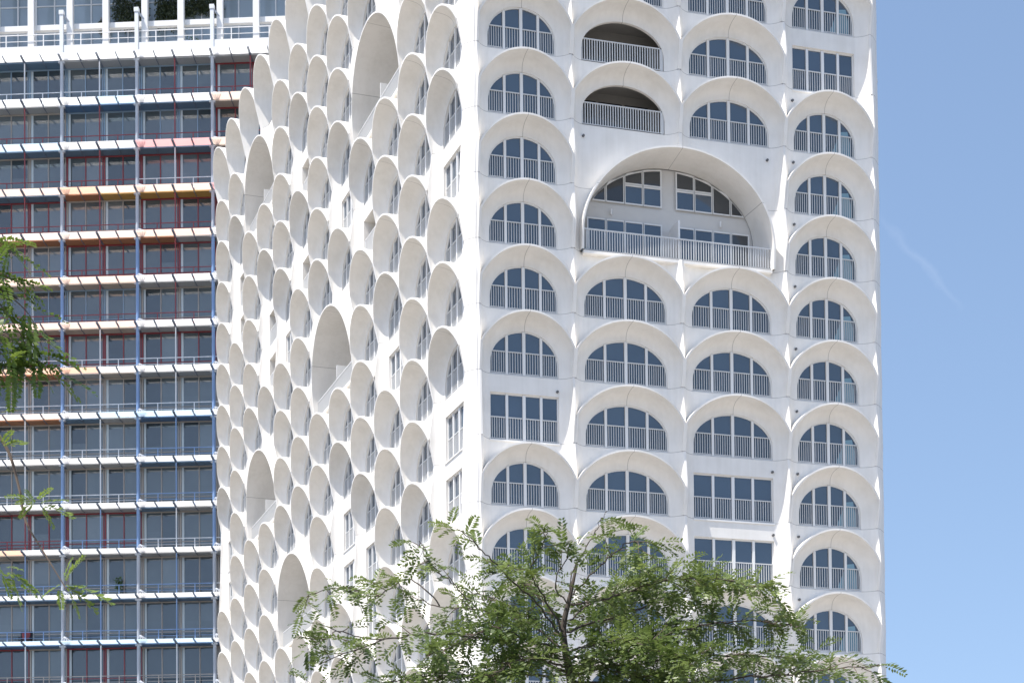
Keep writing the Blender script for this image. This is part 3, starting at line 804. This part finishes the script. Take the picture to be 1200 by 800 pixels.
# ------------------------------------------------------------------ ground
def ground():
    m, nt, b = new_mat('stone_paving')
    tc = nt.nodes.new('ShaderNodeTexCoord'); br = nt.nodes.new('ShaderNodeTexBrick')
    br.inputs['Scale'].default_value = 1.2; br.inputs['Color1'].default_value = (.40, .37, .33, 1); br.inputs['Color2'].default_value = (.34, .32, .29, 1)
    br.inputs['Mortar'].default_value = (.2, .19, .18, 1); br.inputs['Mortar Size'].default_value = .012
    nt.links.new(tc.outputs['Object'], br.inputs['Vector']); nt.links.new(br.outputs['Color'], b.inputs['Base Color']); b.inputs['Roughness'].default_value = .8
    mb = MB(); S = 3000
    g = simple('low_bounce_asphalt', (.17, .16, .145), .9, vary=.2, scale=.5)
    mb.poly([(-S, -S, 0), (S, -S, 0), (S, S, 0), (-S, S, 0)])
    o = mb.build('dark_ground', g); tag(o, 'unseen ground around the towers, toned dark to cut bounce light', 'dark_ground', kind='structure')  # out of view; dark tone chosen to weaken bounce on the left facade
    mb = MB(); mb.poly([(-14, -70, .004), (90, -70, .004), (90, -.2, .004), (-14, -.2, .004)])
    o = mb.build('bounce_plaza', m); tag(o, 'unseen pale paving added to bounce light onto the white tower', 'bounce_plaza', kind='structure')  # unseen sheet, added to throw light up under the right facade's arches
ground()

# ------------------------------------------------------------------ trees
M['bark'] = simple('grey_brown_bark', (.075, .058, .045), .85, vary=.35, scale=12)
M['twig'] = simple('twig_bark', (.12, .085, .06), .8, vary=.2, scale=20)
def leaf_mat(name, dark, light, fac):
    m = bpy.data.materials.new(name); m.use_nodes = True; nt = m.node_tree
    out = nt.nodes['Material Output']; b = nt.nodes['Principled BSDF']; b.inputs['Roughness'].default_value = .42
    b.inputs['Specular IOR Level'].default_value = .5
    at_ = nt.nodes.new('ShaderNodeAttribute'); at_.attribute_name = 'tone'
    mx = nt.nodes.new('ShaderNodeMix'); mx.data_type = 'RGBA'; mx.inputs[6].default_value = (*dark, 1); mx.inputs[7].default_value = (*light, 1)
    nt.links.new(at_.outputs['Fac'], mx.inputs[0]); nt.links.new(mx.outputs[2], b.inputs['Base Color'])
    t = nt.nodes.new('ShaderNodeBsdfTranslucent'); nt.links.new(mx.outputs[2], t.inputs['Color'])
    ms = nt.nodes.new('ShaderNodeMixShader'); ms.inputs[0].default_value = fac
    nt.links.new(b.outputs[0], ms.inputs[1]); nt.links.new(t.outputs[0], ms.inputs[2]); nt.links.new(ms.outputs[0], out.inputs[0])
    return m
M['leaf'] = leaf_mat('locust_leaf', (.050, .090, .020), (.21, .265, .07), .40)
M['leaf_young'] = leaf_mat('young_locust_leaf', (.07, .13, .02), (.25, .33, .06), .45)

class Foliage:
    def __init__(s): s.mb = MB(); s.tone = []
    def leaf(s, p, d, L, npair, ll, tone, droop=.35, wf=.19):
        """a feathered leaf: leaflets in pairs along a drooping rib"""
        d = d.normalized(); side = d.cross(Vector((0, 0, 1)))
        if side.length < .1: side = Vector((1, 0, 0))
        side.normalize()
        side = (side + Vector((0, 0, random.uniform(-.5, .5)))).normalized()
        q = p.copy(); dd = d.copy(); step = L/npair
        for i in range(npair):
            dd = (dd + Vector((0, 0, -droop/npair))).normalized(); q = q + dd*step
            sc = math.sin(math.pi*(.18+.74*(i+.5)/npair))**.6
            nrm = side.cross(dd).normalized()
            for sg in (-1, 1):
                a = (side*sg*random.uniform(.75, 1) + dd*random.uniform(.35, .7) + nrm*random.uniform(-.1, .4)).normalized()*ll*sc*random.uniform(.85, 1.12)
                w = (dd - a.normalized()*dd.dot(a.normalized())).normalized()*ll*wf + nrm*random.uniform(-.06, .06)*ll
                i0 = len(s.mb.v); m = q + a*.45
                s.mb.v += [tuple(q), tuple(m+w), tuple(q+a), tuple(m-w)]
                s.mb.f.append((i0, i0+1, i0+2, i0+3)); s.mb.mi.append(0); s.mb.sm.append(False)
                s.tone.append(min(1, max(0, tone+random.gauss(0, .1))))
    def build(s, name, mat, parent):
        o = s.mb.build(name, mat, parent); a = o.data.attributes.new('tone', 'FLOAT', 'FACE'); a.data.foreach_set('value', s.tone); return o
def smooth_path(pts, n):
    out = []
    for i in range(len(pts)-1):
        p0 = pts[max(i-1, 0)]; p1 = pts[i]; p2 = pts[i+1]; p3 = pts[min(i+2, len(pts)-1)]
        for k in range(n):
            t = k/n
            out.append(.5*((2*p1)+(-p0+p2)*t+(2*p0-5*p1+4*p2-p3)*t*t+(-p0+3*p1-3*p2+p3)*t**3))
    out.append(pts[-1]); return out
def rnd_dir(): return Vector((random.gauss(0, 1), random.gauss(0, 1), random.gauss(0, 1))).normalized()

DENS = 1.35
def dress(fol, wood, path, base, r0, dens, scale, tone, tw=.29, start=.22):
    """side twigs with feathered leaves along a limb"""
    n = len(path); acc = 0
    for i in range(1, n):
        seg = (path[i]-path[i-1]); acc += seg.length*dens*DENS
        t = i/(n-1)
        while acc > 1:
            acc -= 1
            if t < start and random.random() < .75: continue
            d = seg.normalized(); s = d.cross(Vector((0, 0, 1)));
            if s.length < .1: s = Vector((1, 0, 0))
            s.normalize()
            sd = (d*random.uniform(.2, .9) + s*random.choice((-1, 1))*random.uniform(.3, 1) + Vector((0, 0, random.uniform(-.35, .6)))).normalized()
            L = tw*scale*random.uniform(.35, 1.15)*(1.15-.5*t)
            p = path[i-1].lerp(path[i], random.random()); pts = [p]; dd = sd.copy()
            for k in range(5):
                dd = (dd + rnd_dir()*.18 + Vector((0, 0, -.05))).normalized(); pts.append(pts[-1]+dd*L/5)
            wood.tube(pts, [.0042*scale*(1-.13*k) for k in range(6)], 5, 1)
            tn = tone + random.gauss(0, .16)
            nl = max(3, int(8*L/(tw*scale)))
            for k in range(nl):
                u = (k+.7)/nl*5; a = int(min(4, u)); q = pts[a].lerp(pts[a+1], min(1, u-a))
                ld = ((pts[a+1]-pts[a]).normalized()*random.uniform(.1, .8) + s*random.choice((-1, 1))*random.uniform(.2, .9) + rnd_dir()*.55).normalized()
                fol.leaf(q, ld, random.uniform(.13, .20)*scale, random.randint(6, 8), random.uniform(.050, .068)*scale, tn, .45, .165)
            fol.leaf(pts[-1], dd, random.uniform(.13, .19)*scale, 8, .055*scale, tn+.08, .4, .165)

def main_tree():
    DT = 14.0
    A = lambda x, y, dz=0: at(x, y+(800-y)*.075, DT+dz)
    basept = at(672, 860, DT); root = empty('locust_tree', (basept.x, basept.y, 0))
    tag(root, 'green feathery-leaved tree rising in front of the white arched tower', 'tree')
    off = Vector((basept.x, basept.y, 0)); wood = MB(); fol = Foliage()
    L = lambda p: p-off
    trunk = [Vector((basept.x, basept.y, 0)), Vector((basept.x+.02, basept.y, 1.2)), Vector((basept.x-.03, basept.y, 2.6)), at(675, 850, DT), A(668, 790), A(660, 735, .1), A(668, 690, .1), A(676, 650, .15)]
    tp = smooth_path(trunk, 6)
    nn = len(tp); wood.tube([L(p) for p in tp], [lerp(.10, .009, (i/(nn-1))**.6) for i in range(nn)], 10, 0)
    # limbs: pixel path, depth change at end, start radius, density, tone
    limbs = [
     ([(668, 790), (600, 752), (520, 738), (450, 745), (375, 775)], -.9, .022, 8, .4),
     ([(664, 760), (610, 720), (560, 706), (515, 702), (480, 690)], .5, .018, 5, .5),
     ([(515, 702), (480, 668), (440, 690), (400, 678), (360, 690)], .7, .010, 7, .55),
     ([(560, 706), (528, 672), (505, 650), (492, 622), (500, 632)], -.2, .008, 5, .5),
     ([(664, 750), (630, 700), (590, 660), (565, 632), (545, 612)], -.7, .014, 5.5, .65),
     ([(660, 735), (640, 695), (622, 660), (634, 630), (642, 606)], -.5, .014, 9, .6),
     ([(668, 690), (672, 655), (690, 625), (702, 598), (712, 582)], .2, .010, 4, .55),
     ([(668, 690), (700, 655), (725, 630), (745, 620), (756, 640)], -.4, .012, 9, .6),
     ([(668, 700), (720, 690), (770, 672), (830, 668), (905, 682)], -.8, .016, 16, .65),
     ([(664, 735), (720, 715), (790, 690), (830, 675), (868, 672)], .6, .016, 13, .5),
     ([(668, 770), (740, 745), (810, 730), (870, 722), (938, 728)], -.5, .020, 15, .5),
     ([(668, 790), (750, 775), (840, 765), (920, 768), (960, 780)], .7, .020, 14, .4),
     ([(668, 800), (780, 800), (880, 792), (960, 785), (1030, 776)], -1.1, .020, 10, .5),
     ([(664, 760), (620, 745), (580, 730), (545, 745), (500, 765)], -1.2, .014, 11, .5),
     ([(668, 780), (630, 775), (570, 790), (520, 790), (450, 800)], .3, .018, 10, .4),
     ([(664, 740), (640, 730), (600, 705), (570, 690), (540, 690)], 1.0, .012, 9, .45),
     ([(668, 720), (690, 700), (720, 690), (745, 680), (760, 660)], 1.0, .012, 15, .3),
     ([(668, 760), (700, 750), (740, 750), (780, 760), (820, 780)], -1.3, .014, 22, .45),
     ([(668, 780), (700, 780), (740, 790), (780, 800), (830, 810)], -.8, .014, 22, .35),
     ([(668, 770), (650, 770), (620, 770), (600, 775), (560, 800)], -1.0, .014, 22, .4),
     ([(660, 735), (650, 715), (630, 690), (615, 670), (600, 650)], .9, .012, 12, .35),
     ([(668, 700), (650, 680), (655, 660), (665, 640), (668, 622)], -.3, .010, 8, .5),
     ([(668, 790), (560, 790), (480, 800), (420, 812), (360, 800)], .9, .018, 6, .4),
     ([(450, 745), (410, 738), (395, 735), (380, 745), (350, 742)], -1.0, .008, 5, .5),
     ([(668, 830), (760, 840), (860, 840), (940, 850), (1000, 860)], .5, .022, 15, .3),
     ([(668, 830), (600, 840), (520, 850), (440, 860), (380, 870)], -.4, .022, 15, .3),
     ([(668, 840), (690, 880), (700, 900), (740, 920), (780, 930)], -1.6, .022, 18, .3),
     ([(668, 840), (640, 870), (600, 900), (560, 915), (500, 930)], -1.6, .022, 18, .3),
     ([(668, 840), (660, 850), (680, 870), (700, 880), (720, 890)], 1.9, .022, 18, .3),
    ]
    for px, dz, r, dens, tone in limbs:
        n = len(px)-1
        pts = [A(x, y, dz*(i/n)) for i, (x, y) in enumerate(px)]
        path = smooth_path(pts, 7)
        path = [p + rnd_dir()*.012*(1 if 0 < i < len(path)-1 else 0) for i, p in enumerate(path)]
        path = [L(p) for p in path]; k = len(path)
        wood.tube(path, [lerp(r*.62, .003, i/(k-1)) for i in range(k)], 7, 0)
        dress(fol, wood, path, root, r, dens, 1.0, tone)
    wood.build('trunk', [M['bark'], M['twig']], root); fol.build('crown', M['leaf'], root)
main_tree()

def near_tree():
    DT = 7.2
    A = lambda x, y, dz=0: at(x, y, DT+dz)
    b = at(-420, 800, DT+.2); root = empty('locust_tree', (b.x, b.y, 0)); off = Vector((b.x, b.y, 0))
    tag(root, 'nearby tree whose bright leafy twigs hang in at the left edge', 'tree')
    wood = MB(); fol = Foliage(); L = lambda p: p-off
    trunk = [Vector((b.x, b.y, 0)), Vector((b.x, b.y, 1.5)), A(-410, 700, .2), A(-380, 450, .2), A(-330, 200, .1), A(-300, 50)]
    tp = smooth_path(trunk, 6); nn = len(tp)
    wood.tube([L(p) for p in tp], [lerp(.16, .03, i/(nn-1)) for i in range(nn)], 10, 0)
    def limb(px, dz, r0, r1=.003):
        n = len(px)-1; path = smooth_path([A(x, y, dz*(i/n)) for i, (x, y) in enumerate(px)], 6); path = [L(p) for p in path]; k = len(path)
        wood.tube(path, [lerp(r0, r1, i/(k-1)) for i in range(k)], 6, 0 if r0 > .012 else 1); return path
    limb([(-390, 520), (-250, 400), (-120, 340), (-30, 330), (20, 350)], -.3, .02, .004)
    limb([(-395, 560), (-250, 480), (-120, 450), (-40, 470), (5, 520), (22, 570), (30, 610), (52, 648), (78, 690)], -.3, .012, .0022)
    def spray(pts, n, Lf, tone, spread=1.0):
        """leaves fanned along a short twig given in pixels"""
        P_ = [A(x, y, -.3) for x, y in pts]; path = [L(p) for p in smooth_path(P_, 5)]
        wood.tube(path, [lerp(.0035, .0015, i/(len(path)-1)) for i in range(len(path))], 5, 1)
        for i in range(n):
            t = (i+.5)/n*(len(path)-1); a = int(t); q = path[a].lerp(path[min(a+1, len(path)-1)], t-a)
            d = (path[min(a+1, len(path)-1)]-path[max(a-1, 0)]).normalized()
            sd = (CR*random.choice((-1, 1))*random.uniform(.4, 1) + CU*random.uniform(-.7, .4) + CF*random.uniform(-.35, .35))*spread
            fol.leaf(q, (d*.8+sd).normalized(), Lf*random.uniform(.8, 1.2), random.randint(11, 14), Lf*random.uniform(.19, .22), tone+random.gauss(0, .12), .35, .23)
    def frond(x0, y0, x1, y1, tone=.75):
        """one feathered leaf seen whole"""
        a, b = L(A(x0, y0, -.3)), L(A(x1, y1, -.3+random.uniform(-.05, .05))); Ln = (b-a).length
        fol.leaf(a, b-a+CU*Ln*.18, Ln*1.03, 13, min(.050, Ln*.25), tone+random.gauss(0, .08), .36, .19)
    for f in ((75, 682, 98, 652), (75, 684, 128, 706), (76, 686, 112, 716), (72, 684, 50, 700), (78, 690, 102, 690), (74, 680, 84, 655), (80, 692, 92, 722), (70, 690, 72, 712),
              (50, 592, 84, 606), (46, 590, 78, 586), (40, 588, 24, 606), (44, 586, 60, 572), (36, 586, 20, 590), (48, 594, 62, 618), (40, 590, 30, 574), (34, 584, 8, 582),
              (6, 664, 26, 668), (8, 668, 40, 698), (10, 670, 24, 712), (14, 672, 44, 694), (4, 676, 12, 700), (-8, 660, 14, 690),
              (0, 484, 22, 480), (2, 520, 14, 505), (4, 524, 30, 518), (0, 515, -14, 500)): frond(*f)
    spray([(-60, 300), (-10, 280), (18, 300)], 9, .15, .45)
    spray([(-50, 360), (-10, 350), (20, 385), (38, 420)], 12, .16, .3)
    spray([(-50, 400), (-10, 405), (15, 430)], 10, .16, .25)
    spray([(-40, 330), (0, 340), (35, 370), (50, 410)], 12, .17, .3)
    spray([(-40, 380), (0, 390), (30, 410), (60, 435)], 12, .17, .3)
    spray([(-30, 420), (0, 430), (22, 425)], 8, .15, .25)
    spray([(-40, 330), (-5, 320), (20, 330)], 9, .15, .35)
    for i in range(40):   # the rest of the crown, left of the picture
        x, y = random.uniform(-700, -120), random.uniform(-150, 520)
        spray([(x, y), (x+random.uniform(-60, 60), y+random.uniform(-30, 30)), (x+random.uniform(-90, 90), y+random.uniform(-20, 60))], 9, .17, .35)
    wood.build('trunk', [M['bark'], M['twig']], root); fol.build('crown', M['leaf_young'], root)
near_tree()

# ------------------------------------------------------------------ light
SUN_EL, DELTA = 64.0, 20.0
sun_h = Vector((-math.cos(R(DELTA)), -math.sin(R(DELTA)), 0))
sdir = sun_h*math.cos(R(SUN_EL)) + Vector((0, 0, math.sin(R(SUN_EL))))
sl = bpy.data.lights.new('sun', 'SUN'); sl.energy = 3.6; sl.angle = R(.53); sl.color = (1, .955, .89)
so = bpy.data.objects.new('sun', sl); col.objects.link(so); so.location = (0, 0, 90)
so.rotation_euler = (-sdir).to_track_quat('-Z', 'Y').to_euler()
wld = bpy.data.worlds.new('World'); scene.world = wld; wld.use_nodes = True
nt = wld.node_tree; bg = nt.nodes['Background']
sky = nt.nodes.new('ShaderNodeTexSky'); sky.sky_type = 'NISHITA'; sky.sun_disc = False
sky.sun_elevation = R(SUN_EL); sky.sun_rotation = math.atan2(sdir.x, sdir.y)
sky.altitude = 50; sky.air_density = 1.0; sky.dust_density = 1.0; sky.ozone_density = 1.5
# white balance of the sky light, and one thin wisp of high cloud low in the east
wb = nt.nodes.new('ShaderNodeMix'); wb.data_type = 'RGBA'; wb.blend_type = 'MULTIPLY'; wb.inputs[0].default_value = 1
nt.links.new(sky.outputs[0], wb.inputs[6]); wb.inputs[7].default_value = (.975, .935, .875, 1)
tc = nt.nodes.new('ShaderNodeTexCoord')
sx = nt.nodes.new('ShaderNodeSeparateXYZ'); nt.links.new(tc.outputs['Generated'], sx.inputs[0]); cx = nt.nodes.new('ShaderNodeCombineXYZ')
nt.links.new(sx.outputs[0], cx.inputs[0]); nt.links.new(sx.outputs[1], cx.inputs[1])
nt.links.new(math_node(nt, 'ADD', math_node(nt, 'MULTIPLY', math_node(nt, 'MAXIMUM', sx.outputs[2], 0.0), .8), .20), cx.inputs[2])
nm_ = nt.nodes.new('ShaderNodeVectorMath'); nm_.operation = 'NORMALIZE'; nt.links.new(cx.outputs[0], nm_.inputs[0]); nt.links.new(nm_.outputs[0], sky.inputs[0])
def sky_dir(x, y): return (at(x, y, 1)-CP).normalized()
wa, wb2 = sky_dir(1030, 252), sky_dir(1128, 365); wn_ = wa.cross(wb2).normalized(); wmid = (wa+wb2).normalized(); wt = (wb2-wa).normalized(); half = (wb2-wa).length/2
def dot(v):
    n = nt.nodes.new('ShaderNodeVectorMath'); n.operation = 'DOT_PRODUCT'; nt.links.new(tc.outputs['Generated'], n.inputs[0]); n.inputs[1].default_value = v; return n.outputs['Value']
nz = nt.nodes.new('ShaderNodeTexNoise'); nz.inputs['Scale'].default_value = 70; nz.inputs['Detail'].default_value = 4; nt.links.new(tc.outputs['Generated'], nz.inputs['Vector'])
across = math_node(nt, 'ADD', dot(wn_), math_node(nt, 'MULTIPLY', math_node(nt, 'SUBTRACT', nz.outputs['Fac'], .5), .010))
along = math_node(nt, 'SUBTRACT', dot(wt), wmid.dot(wt))
m1 = math_node(nt, 'MAXIMUM', math_node(nt, 'SUBTRACT', 1.0, math_node(nt, 'DIVIDE', math_node(nt, 'ABSOLUTE', across), .0026)), 0.0)
m2 = math_node(nt, 'MAXIMUM', math_node(nt, 'SUBTRACT', 1.0, math_node(nt, 'DIVIDE', math_node(nt, 'ABSOLUTE', along), half)), 0.0)
front = math_node(nt, 'GREATER_THAN', dot(wmid), .9)
msk = math_node(nt, 'MULTIPLY', math_node(nt, 'MULTIPLY', m1, math_node(nt, 'SQRT', m2)), math_node(nt, 'MULTIPLY', front, .03))
cl = nt.nodes.new('ShaderNodeMix'); cl.data_type = 'RGBA'; nt.links.new(msk, cl.inputs[0]); nt.links.new(wb.outputs[2], cl.inputs[6]); cl.inputs[7].default_value = (8, 8, 8.2, 1)
nt.links.new(cl.outputs[2], bg.inputs[0]); bg.inputs[1].default_value = .135

# ------------------------------------------------------------------ camera and view
cd = bpy.data.cameras.new('camera'); co = bpy.data.objects.new('camera', cd); col.objects.link(co)
cd.sensor_fit = 'HORIZONTAL'; cd.sensor_width = 36; cd.lens = CAM['f']/1200*36
cd.shift_x = 0; cd.shift_y = (CAM['cy']-400)/1200
cd.clip_start = .2; cd.clip_end = 8000
mw = Matrix((CR, CU, -CF)).transposed().to_4x4(); mw.translation = CP; co.matrix_world = mw
scene.camera = co
scene.render.engine = 'CYCLES'
vs = scene.view_settings; vs.view_transform = 'Standard'; vs.look = 'None'; vs.exposure = .98; vs.gamma = 1; vs.use_curve_mapping = False
